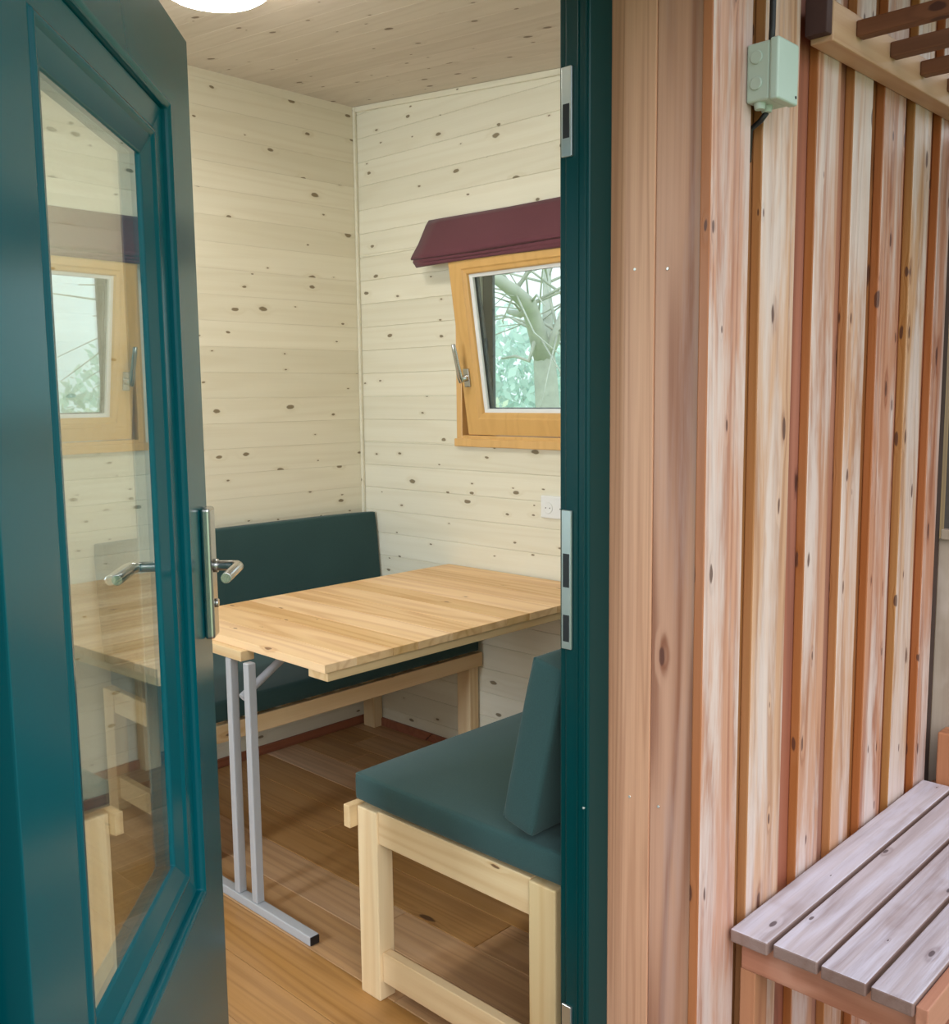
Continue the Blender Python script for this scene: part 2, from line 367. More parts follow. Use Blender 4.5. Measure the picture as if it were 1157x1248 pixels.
# door wall (its inner lining) and the far end wall
JX1 = 1.416; JX0 = 0.262; DTOP = 2.125
bm = newbm()
for a, b in zip(rows(-0.013, 2.62, (DTOP,))[:-1], rows(-0.013, 2.62, (DTOP,))[1:]):
    if b-a < 0.004: continue
    if b <= DTOP+1e-6:
        box(bm, JX1, XW, YD-0.02, YD, a, b-0.0004); box(bm, XE, JX0, YD-0.02, YD, a, b-0.0004)
    else: box(bm, XE, XW, YD-0.02, YD, a, b-0.0004)
tag(obj('wall_door_side', bm, WHX, bevel=0.0018, seg=1), kind='structure')
bm = newbm()
for a, b in zip(zs[:-1], zs[1:]):
    if b-a < 0.004: continue
    if a >= WZ0-0.32 and b <= WZ1: box(bm, XE-0.1, XE, YD, 1.55, a, b-0.0004); box(bm, XE-0.1, XE, 2.85, YL, a, b-0.0004)  # opening added so the fill light can enter
    else: box(bm, XE-0.1, XE, YD, YL, a, b-0.0004)
tag(obj('wall_far_end', bm, WHY), kind='structure')
# roof over everything, with eaves on the porch side
bm = newbm()
T = lambda p: Vector((p.x, p.y, p.z + ceil_z(p.y)))
box(bm, XE-0.3, XW+0.35, 0.30, YL+0.35, 0.03, 0.10, T=T)
tag(obj('roof', bm, SLATM), kind='structure')

# corner bead between left and window wall, and skirtings
bm = newbm(); box(bm, XW-0.014, XW, YL-0.014, YL, 0.0, ceil_z(YL)-0.001)
tag(obj('trim_1', bm, WHY, bevel=0.004), kind='structure')
bm = newbm(); T = lambda p: Vector((p.x, p.y, p.z + ceil_z(p.y)))
box(bm, XW-0.012, XW, YD, YL-0.014, -0.022, -0.0005, T=T); tag(obj('trim_2', bm, WHY, bevel=0.003), kind='structure')
bm = newbm(); box(bm, XE, XW-0.014, YL-0.014, YL, 0.0, 0.035); tag(obj('baseboard_left', bm, SKIRT, bevel=0.003), kind='structure')
bm = newbm(); box(bm, XW-0.014, XW, YD, YL-0.014, 0.0, 0.035); tag(obj('baseboard_window_side', bm, SKIRT, bevel=0.003), kind='structure')

# ------------------------------------------------------------------ outside cladding
YC, YR = 0.833, 0.853
boards = [(1.404, 1.527), (1.568, 1.693), (1.767, 1.862), (1.922, 2.010), (2.068, 2.179), (2.231, 2.329), (2.386, 2.463)]
bm = newbm()
TOPZ = 2.36
for (a, b) in boards: box(bm, a, b, YC, YR, -0.35, TOPZ, edge='-y')
x = -1.3
while x < 0.20: box(bm, x, x+0.11, YC, YR, -0.35, TOPZ, edge='-y'); x += 0.155
cladf = obj('wall_outside', bm, CLADF, bevel=0.003); tag(cladf, kind='structure')
bm = newbm()
xs = [JX1+0.021, 1.548, 1.73, 1.893, 2.04, 2.205, 2.357, 2.55]
for a, b in zip(xs[:-1], xs[1:]): box(bm, a, b-0.002, YR, YR+0.02, -0.35, TOPZ)
x = -1.38
while x < JX0-0.02: box(bm, x, min(x+0.153, JX0-0.02), YR, YR+0.02, -0.35, TOPZ); x += 0.155
box(bm, JX0, JX1, YC, YR, DTOP+0.06, TOPZ)                    # strip above the door
box(bm, JX1+0.02, XW, YR+0.02, YD-0.02, -0.05, TOPZ)          # wall core right
box(bm, XE, JX0-0.02, YR+0.02, YD-0.02, -0.05, TOPZ)          # wall core left
box(bm, JX0-0.02, JX1+0.02, YR+0.02, YD-0.02, DTOP+0.06, TOPZ)
tag(obj('wall_outside_backing', bm, CLADR, bevel=0.001, seg=1), kind='structure')
# lining boards of the reveal
bm = newbm(); box(bm, JX1, JX1+0.02, 0.9437, 1.0855, -0.35, TOPZ, rnd=0.78)
tag(obj('trim_3', bm, REVM, bevel=0.002), kind='structure')
bm = newbm(); box(bm, JX1+0.001, JX1+0.02, 0.8535, 0.9432, -0.35, TOPZ, rnd=0.31)
tag(obj('trim_6', bm, REVW, bevel=0.0025), kind='structure')
bm = newbm(); box(bm, JX0-0.02, JX0, YC+0.001, 1.08, -0.35, TOPZ)
tag(obj('trim_4', bm, REVM, bevel=0.003), kind='structure')

def disc_nail(p, nrm, r=0.0028):
    bm = newbm(); p = Vector(p); nrm = Vector(nrm)
    tube(bm, [p-nrm*0.0005, p+nrm*0.0012], [r, r*0.8], seg=10); return bm
ng = 'nail heads in the door reveal board'
for (yy, zz, lb) in ((0.985, 0.678, 'small shiny nail head low on the reveal board, nearer the green frame'),
                     (0.924, 0.677, 'small shiny nail head low on the reveal board, nearer the corner'),
                     (0.983, 1.607, 'small dull nail head high on the reveal board, nearer the green frame'),
                     (0.918, 1.602, 'small shiny nail head high on the reveal board, nearer the corner')):
    o = obj('nail_head', disc_nail((JX1, yy, zz), (-1, 0, 0)), NAILM); center_origin(o); tag(o, lb, 'nail', ng)

# ------------------------------------------------------------------ door
TH = math.radians(43.0); AF = 0.415
DD = Vector((math.sin(TH), math.cos(TH), 0)); DN = Vector((math.cos(TH), -math.sin(TH), 0))
def TD(p):      # p = (along leaf, out of its outer face, height)
    return DD*p.x + DN*(p.y-AF) + Vector((0, 0, p.z))
S0, S1, LZ0, LZ1 = 0.985, 1.912, 0.02, 2.045
G0, G1, GZ0, GZ1 = 1.147, 1.760, 0.492, 1.886
door = thing('door_1', (0.368, 1.003, 0.0), 'teal green glazed door standing open into the cabin', 'door', kind='structure')
def frame4(bm, s0, s1, z0, z1, g0, g1, gz0, gz1, n0, n1, T=TD):
    box(bm, s0, g0, n0, n1, z0, z1, T=T); box(bm, g1, s1, n0, n1, z0, z1, T=T)
    box(bm, g0, g1, n0, n1, z0, gz0, T=T); box(bm, g0, g1, n0, n1, gz1, z1, T=T)
def ring_frame(bm, rings, T=TD):
    """rings: list of (s0,s1,z0,z1,n) from outer to inner; lofts a mitred frame; closed loop profile"""
    vs = []
    for (a, b, c, d, nn) in rings:
        vs.append([bm.verts.new(T(Vector(q))) for q in ((a, nn, c), (b, nn, c), (b, nn, d), (a, nn, d))])
    m_ = len(rings)
    for i in range(m_):
        A, Bv = vs[i], vs[(i+1) % m_]
        for k in range(4): bm.faces.new((A[k], A[(k+1) % 4], Bv[(k+1) % 4], Bv[k]))
bm = newbm()
ring_frame(bm, [(S0, S1, LZ0, LZ1, 0.0), (G0-0.008, G1+0.008, GZ0-0.008, GZ1+0.008, 0.0), (G0, G1, GZ0, GZ1, -0.006), (G0, G1, GZ0, GZ1, -0.074),
                (S0, S1, LZ0, LZ1, -0.074)])
leaf = obj('door_leaf', bm, GREEN, door, bevel=0.003, seg=2)
def inset(d, n): return (G0+d, G1-d, GZ0+d, GZ1-d, n)
bm = newbm()
ring_frame(bm, [inset(0.0003, -0.014), inset(0.044, -0.019), inset(0.047, -0.0135), inset(0.053, -0.0135), inset(0.060, -0.019), inset(0.094, -0.027), inset(0.097, -0.029),
                inset(0.097, -0.060), inset(0.080, -0.068), inset(0.0003, -0.070)])
obj('glazing_bead', bm, GREEN, leaf, bevel=0.0022, seg=3)
bm = newbm(); box(bm, G0+0.085, G1-0.085, -0.035, -0.031, GZ0+0.085, GZ1-0.085, T=TD)
obj('glass_pane', bm, GLASS, leaf)
# handle set near the free edge, both sides
HS, HZ = 1.872, 1.083
for side in (1, -1):
    n0 = 0.0 if side == 1 else -0.074
    def TH_(p, n0=n0, side=side): return TD(Vector((p.x, n0+side*p.y, p.z)))
    bm = newbm(); box(bm, HS-0.024, HS+0.024, 0.0, 0.019, 0.945, 1.195, T=TH_)
    pl = obj('handle_plate', bm, STEEL, leaf, bevel=0.006, seg=3)
    bm = newbm()
    tube(bm, [TH_(Vector((HS, 0.019, HZ))), TH_(Vector((HS, 0.026, HZ)))], 0.013, seg=20)
    pts = [TH_(Vector(q)) for q in ((HS, 0.019, HZ), (HS, 0.052, HZ), (HS-0.004, 0.062, HZ), (HS-0.014, 0.066, HZ), (HS-0.03, 0.066, HZ), (HS-0.125, 0.064, HZ-0.002))]
    tube(bm, pts, 0.0098, seg=18)
    obj('lever', bm, STEEL, pl, bevel=0.001)
    bm = newbm(); tube(bm, [TH_(Vector((HS, 0.019, HZ-0.072))), TH_(Vector((HS, 0.024, HZ-0.072)))], 0.0085, seg=16)
    obj('lock_cylinder', bm, STEEL, pl, bevel=0.001)
bm = newbm(); box(bm, S1-0.0004, S1+0.0022, -0.048, -0.026, 0.80, 1.25, T=TD); obj('lock_faceplate', bm, STEEL, leaf)

# frame round the opening
bm = newbm()
FY0, FY1 = 1.03, 1.083
for (a, b, c, d) in ((1.352, JX1-0.001, FY0, FY1), (JX0+0.001, 0.330, 1.012, 1.075)):
    box(bm, a, b, c, d, 0.0, DTOP)
box(bm, 1.357, JX1-0.001, FY1, 1.0985, 0.0, DTOP)
box(bm, 0.330, 1.352, FY0, FY1, 2.060, DTOP)
box(bm, JX0+0.001, JX1-0.001, FY0, FY1+0.015, DTOP, DTOP+0.055)
fr = obj('door_frame', bm, GREEND, door, bevel=0.004, seg=3)
bm = newbm()
box(bm, 1.3498, 1.352, 1.036, 1.040, 0.0, 2.06); box(bm, 1.3498, 1.352, 1.052, 1.0545, 0.0, 2.06)
obj('gasket', bm, GREEND, fr, bevel=0.0008)
def keep(z0, z1):
    bm = newbm()
    box(bm, 1.3455, 1.3515, 1.064, 1.0855, z0, z1)
    k = obj('strike_plate', bm, KEEP, fr, bevel=0.0012)
    return k
keep(0.948, 1.197); keep(1.795, 1.940); keep(0.13, 0.268)
bm = newbm()
box(bm, 1.3448, 1.3462, 1.068, 1.0815, 0.962, 1.01); box(bm, 1.3448, 1.3462, 1.068, 1.0815, 1.06, 1.12); box(bm, 1.3448, 1.3462, 1.068, 1.0815, 1.825, 1.88)
obj('latch_hole', bm, BLACK, fr)
bm = newbm(); tube(bm, [(1.352, 1.0385, 0.662), (1.3490, 1.0385, 0.662)], [0.003, 0.002], seg=10)
obj('screw_head', bm, NAILM, fr)
bm = newbm(); box(bm, 0.262, 1.416, 0.985, 1.098, -0.03, 0.012)
obj('threshold', bm, GREEND, fr, bevel=0.004)

# ------------------------------------------------------------------ window with its tilted sash
win = thing('window_1', (XW, (WY0+WY1)/2, WZ0), 'honey coloured wooden window tilted open at the top', 'window', kind='structure')
TW = lambda p: Vector((p.y, p.x, p.z))      # p = (Y, X, Z)
bm = newbm()
frame4(bm, WY0, WY1, WZ0, WZ1, WY0+0.03, WY1-0.030, WZ0+0.034, WZ1-0.034, XW-0.008, XW+0.05, T=TW)
wf = obj('window_frame', bm, WINW, win, bevel=0.003)
bm = newbm()
frame4(bm, WY0, WY1, WZ0, WZ1, WY0+0.05, WY1-0.075, WZ0+0.028, WZ1-0.060, XW+0.051, XW+0.066, T=TW)
obj('seal_strip', bm, WHITEP, wf, bevel=0.002)
bm = newbm()
frame4(bm, WY0, WY1, WZ0, WZ1, WY0+0.075, WY1-0.122, WZ0+0.030, WZ1-0.075, XW+0.067, XW+0.082, T=TW)
obj('outer_cladding', bm, DKGREY, wf, bevel=0.002)
bm = newbm(); box(bm, XW-0.018, XW+0.0, WY0-0.005, WY1+0.004, WZ0-0.008, WZ0+0.022)
obj('window_sill', bm, WINW, wf, bevel=0.003)
TA = math.radians(8.9); PY, PZ = 2.600, 1.250          # sash left edge, hinge height
PXs = XW+0.004
def TS(p):      # p = (Y, depth outward, height up the sash)
    return Vector((PXs - math.sin(TA)*p.z + math.cos(TA)*p.y, p.x, PZ + math.cos(TA)*p.z + math.sin(TA)*p.y))
SH = 0.665; SY0 = 1.83
bm = newbm()
g = 0.082
ring_frame(bm, [(SY0, PY, 0, SH, 0.0), (SY0+g-0.022, PY-g+0.022, g-0.022, SH-g+0.022, 0.0), (SY0+g-0.018, PY-g+0.018, g-0.018, SH-g+0.018, 0.004),
                (SY0+g-0.004, PY-g+0.004, g-0.004, SH-g+0.004, 0.006), (SY0+g, PY-g, g, SH-g, 0.014), (SY0+g, PY-g, g, SH-g, 0.062), (SY0, PY, 0, SH, 0.062)], T=TS)
sash = obj('sash', bm, WINW, win, bevel=0.002)
bm = newbm()
ring_frame(bm, [(SY0+g, PY-g, g, SH-g, 0.016), (SY0+g+0.014, PY-g-0.014, g+0.012, SH-g-0.012, 0.019), (SY0+g+0.014, PY-g-0.014, g+0.012, SH-g-0.012, 0.0295), (SY0+g, PY-g, g, SH-g, 0.030)], T=TS)
obj('white_gasket', bm, WHITEP, sash)
bm = newbm()
ring_frame(bm, [(SY0+g, PY-g, g, SH-g, 0.034), (SY0+g+0.023, PY-g-0.023, g+0.014, SH-g-0.014, 0.034), (SY0+g+0.023, PY-g-0.023, g+0.014, SH-g-0.014, 0.046), (SY0+g, PY-g, g, SH-g, 0.046)], T=TS)
obj('spacer_bar', bm, BLACK, sash)
bm = newbm(); box(bm, SY0+g-0.004, PY-g+0.004, 0.030, 0.033, g-0.004, SH-g+0.004, T=TS)
obj('window_pane', bm, WGLASS, sash)
bm = newbm()
hy = PY-0.032; hz = 0.215
box(bm, hy-0.014, hy+0.014, -0.009, 0.0, hz-0.034, hz+0.034, T=TS)
tube(bm, [TS(Vector((hy, 0, hz))), TS(Vector((hy, -0.038, hz)))], [0.013, 0.011], seg=16)
tube(bm, [TS(Vector(q)) for q in ((hy, -0.036, hz-0.012), (hy, -0.042, hz+0.01), (hy, -0.046, hz+0.05), (hy, -0.052, hz+0.10), (hy, -0.056, hz+0.13))], [0.010, 0.011, 0.009, 0.009, 0.008], seg=14)
obj('window_handle', bm, STEEL, sash, bevel=0.002)

# ------------------------------------------------------------------ roman blind gathered over the sash
BY1, BY0 = 2.778, 1.70
bm = newbm()
def prof(pts, y0, y1, n=16):
    rings = []
    for i in range(n+1):
        t = i/n; y = y0+(y1-y0)*t
        rings.append([bm.verts.new(Vector((px_+0.0022*math.sin(9*t+k*1.3), y, pz_+0.002*math.sin(7*t+k)))) for k, (px_, pz_) in enumerate(pts)])
    for a, b in zip(rings[:-1], rings[1:]):
        for k in range(len(pts)): f = bm.faces.new((a[k], a[(k+1) % len(pts)], b[(k+1) % len(pts)], b[k])); f.smooth = True
    bm.faces.new(rings[0][::-1]); bm.faces.new(rings[-1])
prof([(2.664, 2.050), (2.650, 2.054), (2.634, 2.034), (2.592, 1.965), (2.556, 1.918), (2.551, 1.905), (2.558, 1.899), (2.572, 1.925), (2.660, 2.00)], BY0, BY1)
bl = obj('roman_blind', bm, FABM, None)
tag(bl, 'maroon fabric blind folded up over the tilted window', 'blind'); center_origin(bl); bl['_abs'] = list(bl.location)
bm = newbm()
prof([(2.575, 1.925), (2.560, 1.900), (2.557, 1.890), (2.563, 1.884), (2.571, 1.892), (2.580, 1.922)], BY0, BY1-0.008)
obj('blind_fold', bm, FABM, bl)
bm = newbm()
prof([(2.570, 1.920), (2.562, 1.889), (2.560, 1.878), (2.565, 1.873), (2.570, 1.880), (2.577, 1.915)], BY0, BY1-0.016)
obj('blind_fold', bm, FABM, bl)

# ------------------------------------------------------------------ socket
bm = newbm(); box(bm, XW-0.012, XW-0.0002, 2.10, 2.235, 0.965, 1.045)
so = obj('wall_socket', bm, WHITEP, None, bevel=0.005, seg=3); tag(so, 'white double power socket on the wall below the window', 'socket'); center_origin(so); so['_abs'] = list(so.location)
for yc in (2.135, 2.20):
    bm = newbm(); tube(bm, [(XW-0.0118, yc, 1.002), (XW-0.0135, yc, 1.002)], [0.021, 0.019], seg=24); f_ = obj('socket_face', bm, WHITEP, so)
    bm = newbm()
    for dy in (-0.009, 0.009): tube(bm, [(XW-0.0134, yc+dy, 1.002), (XW-0.0141, yc+dy, 1.002)], 0.0022, seg=8)
    obj('pin_hole', bm, BLACK, f_)

# ------------------------------------------------------------------ ceiling lamp
LC = Vector((1.475, 2.335)); lz = ceil_z(LC.y)
lampo = thing('ceiling_lamp', (LC.x, LC.y, lz-0.07), 'round white lamp glowing on the plank ceiling', 'lamp')
def lathe(bm, prof_, c, seg=40):
    rings = []
    for r, z in prof_: rings.append([bm.verts.new((c[0]+r*math.cos(2*math.pi*k/seg), c[1]+r*math.sin(2*math.pi*k/seg), z)) for k in range(seg)])
    for a, b in zip(rings[:-1], rings[1:]):
        for k in range(seg): f = bm.faces.new((a[k], a[(k+1) % seg], b[(k+1) % seg], b[k])); f.smooth = True
    bm.faces.new(rings[0][::-1]); bm.faces.new(rings[-1])
bm = newbm(); lathe(bm, [(0.150, lz+0.004), (0.150, lz-0.022), (0.142, lz-0.030)], LC); obj('lamp_base', bm, WHITEP, lampo)
LM, n_, l_, p_ = mat_new('lamp_diffuser'); p_.inputs['Base Color'].default_value = (0.9, 0.88, 0.82, 1)
p_.inputs['Emission Color'].default_value = (1.0, 0.95, 0.88, 1); p_.inputs['Emission Strength'].default_value = 40.0
bm = newbm(); lathe(bm, [(0.141, lz-0.030), (0.139, lz-0.040), (0.120, lz-0.052), (0.080, lz-0.058), (0.03, lz-0.060), (0.002, lz-0.060)], LC)
obj('lamp_shade', bm, LM, lampo)

# ------------------------------------------------------------------ table
TX0, TX1, TY0, TY1 = 1.432, 2.652, 1.895, 2.700
tab = thing('folding_table', (2.04, 2.3, 0.0), 'pine plank table with grey steel folding leg between the two green benches', 'table')
bm = newbm(); cuts = [TX0, 1.535, 1.655, 1.745, 1.875, 1.985, 2.10, 2.20, 2.33, 2.435, 2.55, TX1]
for a_, b_, r_ in zip(cuts[:-1], cuts[1:], (.85, .55, .35, .8, .5, .7, .3, .75, .6, .4, .55)):
    v = box(bm, a_, b_-0.0009, TY0, TY1, 0.726, 0.748, rnd=r_)
top = obj('tabletop', bm, TABM, tab, bevel=0.0015)
bm = newbm(); box(bm, 1.447, TX1-0.02, TY0+0.010, TY0+0.088, 0.700, 0.7258); obj('batten', bm, PINEX, tab, bevel=0.002)
bm = newbm(); box(bm, 1.460, TX1-0.02, TY1-0.072, TY1-0.022, 0.700, 0.7258); obj('batten', bm, PINEX, tab, bevel=0.002)
bm = newbm(); box(bm, 1.412, 1.455, 2.235, 2.62, 0.698, 0.7258); obj('batten', bm, PINEY, tab, bevel=0.002)
bm = newbm(); box(bm, TX1-0.035, TX1, TY0+0.08, TY1-0.08, 0.69, 0.7258); obj('wall_rail', bm, PINEY, tab, bevel=0.002)
for yc in (2.214, 2.300):
    bm = newbm(); box(bm, 1.412, 1.437, yc-0.0125, yc+0.0125, 0.026, 0.6975); obj('leg', bm, GREY, tab, bevel=0.003)
bm = newbm(); box(bm, 1.4095, 1.4395, 1.962, 2.58, 0.0, 0.0255); ft = obj('foot_bar', bm, GREY, tab, bevel=0.003)
for yy in (1.9605, 2.5815):
    bm = newbm(); box(bm, 1.4110, 1.4380, yy-0.0018, yy+0.0018, 0.002, 0.0240); obj('end_cap', bm, BLACK, ft, bevel=0.001)
bm = newbm(); tube(bm, [(1.425, 2.257, 0.592), (1.435, 2.257, 0.598), (1.625, 2.257, 0.712)], 0.0115, seg=12)
box(bm, 1.57, 1.66, 2.23, 2.26, 0.710, 0.7258)
obj('brace', bm, GREY, tab, bevel=0.001)

# ------------------------------------------------------------------ benches inside
def bench(label, x0, x1, y0, y1, front, zt, ends=(0, 1)):
    """front: 'y0' or 'y1' - the long side that faces the table"""
    t = thing('wooden_bench', ((x0+x1)/2, (y0+y1)/2, 0.0), label, 'bench', 'pine benches at the table')
    L = 0.068; TK = 0.048
    for ix, xs_ in enumerate(((x0, x0+TK), (x1-TK, x1))):
        for ys_ in ((y0, y0+L), (y1-L, y1)):
            bm = newbm(); box(bm, xs_[0], xs_[1], ys_[0], ys_[1], 0.0, zt-0.002); obj('leg', bm, PINEZ, t, bevel=0.003)
    for ie, xs_ in enumerate(((x0+0.010, x0+0.034), (x1-0.034, x1-0.010))):
        bm = newbm(); box(bm, xs_[0]-0.004, xs_[1], y0+L, y1-L, zt-0.078, zt); obj('end_rail', bm, PINEY, t, bevel=0.002)
        if ie not in ends: continue
        bm = newbm(); box(bm, xs_[0], xs_[1], y0+L, y1-L, 0.045, 0.118); obj('stretcher', bm, PINEY, t, bevel=0.002)
    for ys_ in ((y0-0.0, y0+0.022), (y1-0.022, y1)):
        yy = (ys_[0]-0.0225, ys_[1]-0.0225) if ys_[0] == y0 else (ys_[0]+0.0225, ys_[1]+0.0225)
        bm = newbm(); isf = (ys_[0] == y0) == (front == 'y0'); box(bm, x0-0.022 if isf else x0+0.049, x1+(0.0 if x1 > 2.6 else 0.02), yy[0], yy[1], zt-0.052, zt+0.002); obj('side_rail', bm, PINEX, t, bevel=0.002)
    for k in range(9):
        xa = x0+0.09+k*(x1-x0-0.24)/8
        bm = newbm(); box(bm, xa, xa+0.06, y0, y1, zt-0.022, zt-0.0005); obj('slat', bm, PINEY, t, bevel=0.002)
    return t
bench('pine bench nearest the door frame under a green seat cushion', 1.382, 2.655, 1.130, 1.722, 'y1', 0.460)
bench('pine bench beneath the left plank wall, behind the table', 1.470, 2.658, 2.552, 3.190, 'y0', 0.424, ends=(0,))

def top_cushion(name, lx, ly, lz, c, rot, label, cat, group):
    R = Matrix.Rotation(rot, 3, 'X'); c = Vector(c)
    bm = cushion_bm(lx, ly, lz, lambda p: R @ p)
    o = obj(name, bm, FABG, None, bevel=0.012, seg=3); o.location = c
    o['_abs'] = [0, 0, 0]
    tag(o, label, cat, group)
    # piping round the two large faces
    for sgn in (-1, 1):
        bm = newbm(); pts = []
        hx, hy, hz_ = lx/2-0.004, ly/2-0.004, lz/2-0.005
        big = 'z' if lz < ly else 'y'
        for k in range(25):
            a = k/24*4; s = int(a) % 4; f = a-int(a)
            q = [(-1+2*f, -1), (1, -1+2*f), (1-2*f, 1), (-1, 1-2*f)][s]
            pts.append(R @ (Vector((q[0]*hx, q[1]*hy, sgn*hz_)) if big == 'z' else Vector((q[0]*hx, sgn*(ly/2-0.005), q[1]*(lz/2-0.004)))))
        tube(bm, pts, 0.0032, seg=6, cap=False)
        obj('piping', bm, FABG, o)
    return o
sg, bgp = 'green seat cushions', 'green back cushions'
top_cushion('seat_cushion', 1.26, 0.620, 0.066, (2.012, 1.418, 0.504), 0, 'green seat cushion on the pine bench nearest the door frame', 'cushion', sg)
top_cushion('seat_cushion', 1.16, 0.62, 0.066, (2.06, 2.840, 0.468), 0, 'dark green seat cushion on the bench behind the table', 'cushion', sg)
top_cushion('back_cushion', 1.22, 0.082, 0.352, (1.986, 1.182, 0.730), math.radians(13.5), 'green back cushion leaning against the wall beside the door frame', 'cushion', bgp)
top_cushion('back_cushion', 1.185, 0.07, 0.405, (2.062, 3.150, 0.716), math.radians(-5), 'dark green back cushion leaning on the left plank wall', 'cushion', bgp)

# ------------------------------------------------------------------ outside: junction box, cable, rack, bench
jb = thing('junction_box', (1.54, 0.80, 1.858), 'pale green plastic junction box screwed to the larch boards', 'junction box')
bm = newbm(); box(bm, 1.506, 1.572, 0.792, 0.8325, 1.862, 1.953); bx_ = obj('box_body', bm, BOXM, jb, bevel=0.004, seg=3)
bm = newbm(); box(bm, 1.504, 1.574, 0.776, 0.792, 1.860, 1.955); obj('lid', bm, BOXM, jb, bevel=0.004, seg=3)
for zz in (1.89, 1.93):
    bm = newbm(); tube(bm, [(1.5062, 0.815, zz), (1.5035, 0.815, zz)], [0.011, 0.010], seg=20); obj('knockout', bm, BOXM, bx_, bevel=0.0008)
for xx in (1.52, 1.543):
    bm = newbm(); tube(bm, [(xx, 0.815, 1.864), (xx, 0.815, 1.852)], [0.010, 0.008], seg=16); obj('cable_gland', bm, BOXM, bx_, bevel=0.001)
bm = newbm(); tube(bm, [(1.565, 0.7762, 1.872), (1.565, 0.7752, 1.872)], 0.0025, seg=10); obj('screw', bm, BLACK, jb)
bm = newbm(); tube(bm, [(1.548, 0.812, 1.953), (1.550, 0.812, 1.985), (1.556, 0.815, 2.03), (1.556, 0.818, 2.32)], 0.0052, seg=10)
o = obj('electric_cable', bm, BLACK); center_origin(o); tag(o, 'black electric cable running up from the junction box', 'cable', None)
bm = newbm(); tube(bm, [(1.543, 0.815, 1.852), (1.545, 0.826, 1.842), (1.548, 0.846, 1.832), (1.548, 0.848, 1.78)], 0.0045, seg=10)
o = obj('electric_cable', bm, BLACK); center_origin(o); tag(o, 'short black cable end below the junction box', 'cable', None)

rk = thing('slatted_rack', (2.1, 0.79, 2.003), 'wooden slatted rack fixed high on the larch boards above the bench', 'rack')
bm = newbm(); box(bm, 1.727, 2.483, 0.790, 0.8325, 2.003, 2.070); obj('wall_rail', bm, RACKM, rk, bevel=0.003)
bm = newbm(); box(bm, 1.705, 1.7265, 0.792, 0.8325, 2.012, 2.33); obj('bracket', bm, plain('dark_brown_wood', lin(66, 40, 40), rough=0.7, noise=0.2), rk, bevel=0.002)  # upright at the rail end in one even dark brown
for k in range(5):
    xa = 1.818+k*0.155
    bm = newbm(); box(bm, xa, xa+0.030, 0.38, 0.790, 2.030, 2.058); obj('slat', bm, SLATM, rk, bevel=0.003)
bm = newbm(); box(bm, 1.70, 2.483, 0.36, 0.38, 2.008, 2.072); obj('front_rail', bm, RACKM, rk, bevel=0.003)

ob = thing('outdoor_bench', (1.97, 0.68, -0.02), 'weathered four plank bench against the larch boards', 'bench')
ys = [(0.755, 0.826), (0.667, 0.747), (0.583, 0.659), (0.508, 0.575)]
BZ = 0.452
for i, (a, b) in enumerate(ys):
    x0 = (1.500, 1.505, 1.500, 1.498)[i]
    bm = newbm(); box(bm, x0, 2.428, a, b, BZ-0.024, BZ, edge='+z'); obj('seat_plank', bm, BPLANK, ob, bevel=0.003, seg=2)
for xa in (1.535, 2.34):
    bm = newbm(); box(bm, xa, xa+0.032, 0.515, 0.822, BZ-0.088, BZ-0.0245); obj('cross_rail', bm, BRAIL, ob, bevel=0.002)
    for (a, b) in ((0.795, 0.825), (0.515, 0.56)):
        bm = newbm(); box(bm, xa+0.002, xa+0.05, a, b, -0.35, BZ-0.0885); obj('leg', bm, BLEG, ob, bevel=0.002)
bm = newbm(); box(bm, 1.505, 2.43, 0.488, 0.507, BZ-0.07, BZ-0.006); obj('apron', bm, BRAILX, ob, bevel=0.002)
bm = newbm(); box(bm, 1.60, 2.33, 0.52, 0.555, 0.10, 0.15); obj('lower_rail', bm, BRAILX, ob, bevel=0.002)
bm = newbm(); tube(bm, [(1.5345, 0.665, BZ-0.033), (1.5335, 0.665, BZ-0.033)], 0.003, seg=8); obj('nail', bm, NAILM, ob)

# porch end: dark strip for gap shade, half-height weathered partition and a block of wood
bm = newbm()
for k in range(5): box(bm, 2.530, 2.552, 0.20+k*0.13, 0.20+k*0.13+0.127, -0.35, 1.035)
box(bm, 2.515, 2.570, 0.18, 0.838, 1.035, 1.060)
tag(obj('wall_porch_end', bm, DARKW, bevel=0.002), kind='structure')
bm = newbm(); box(bm, 2.535, 2.560, 0.18, 0.838, 1.060, 1.99); tag(obj('wall_porch_end_upper', bm, plain('dark_board', lin(84, 76, 72), rough=0.8, noise=0.2)), kind='structure')
bm = newbm(); box(bm, 2.440, 2.498, 0.735, 0.800, 0.430, 0.575)
o = obj('wood_block', bm, ORANGEW, bevel=0.004); center_origin(o); tag(o, 'orange brown block of wood at the far end of the outdoor bench', 'wood block')
bm = newbm(); box(bm, 2.435, 2.500, 0.50, 0.826, 0.400, 0.430); box(bm, 2.46, 2.500, 0.50, 0.826, -0.35, 0.400)
tag(obj('trim_5', bm, BRAILX, bevel=0.002), kind='structure')

bm = newbm(); box(bm, 2.466, 2.528, 0.846, 0.8525, -0.35, TOPZ); tag(obj('gap_shade_strip', bm, plain('gap_shade_colour', lin(62, 44, 38), rough=0.9, noise=0.2)), kind='structure')  # dark strip standing in for the shade in the gap beside the partition

# porch deck and meadow
bm = newbm(); yy = -2.2
while yy < 0.84: box(bm, -1.6, 2.9, yy, yy+0.138, -0.385, -0.355); yy += 0.145
tag(obj('floor_porch', bm, DECKM, bevel=0.002), kind='structure')
bm = newbm(); box(bm, -40, 60, -40, 60, -0.85, -0.80); tag(obj('ground', bm, GRASS), kind='structure')

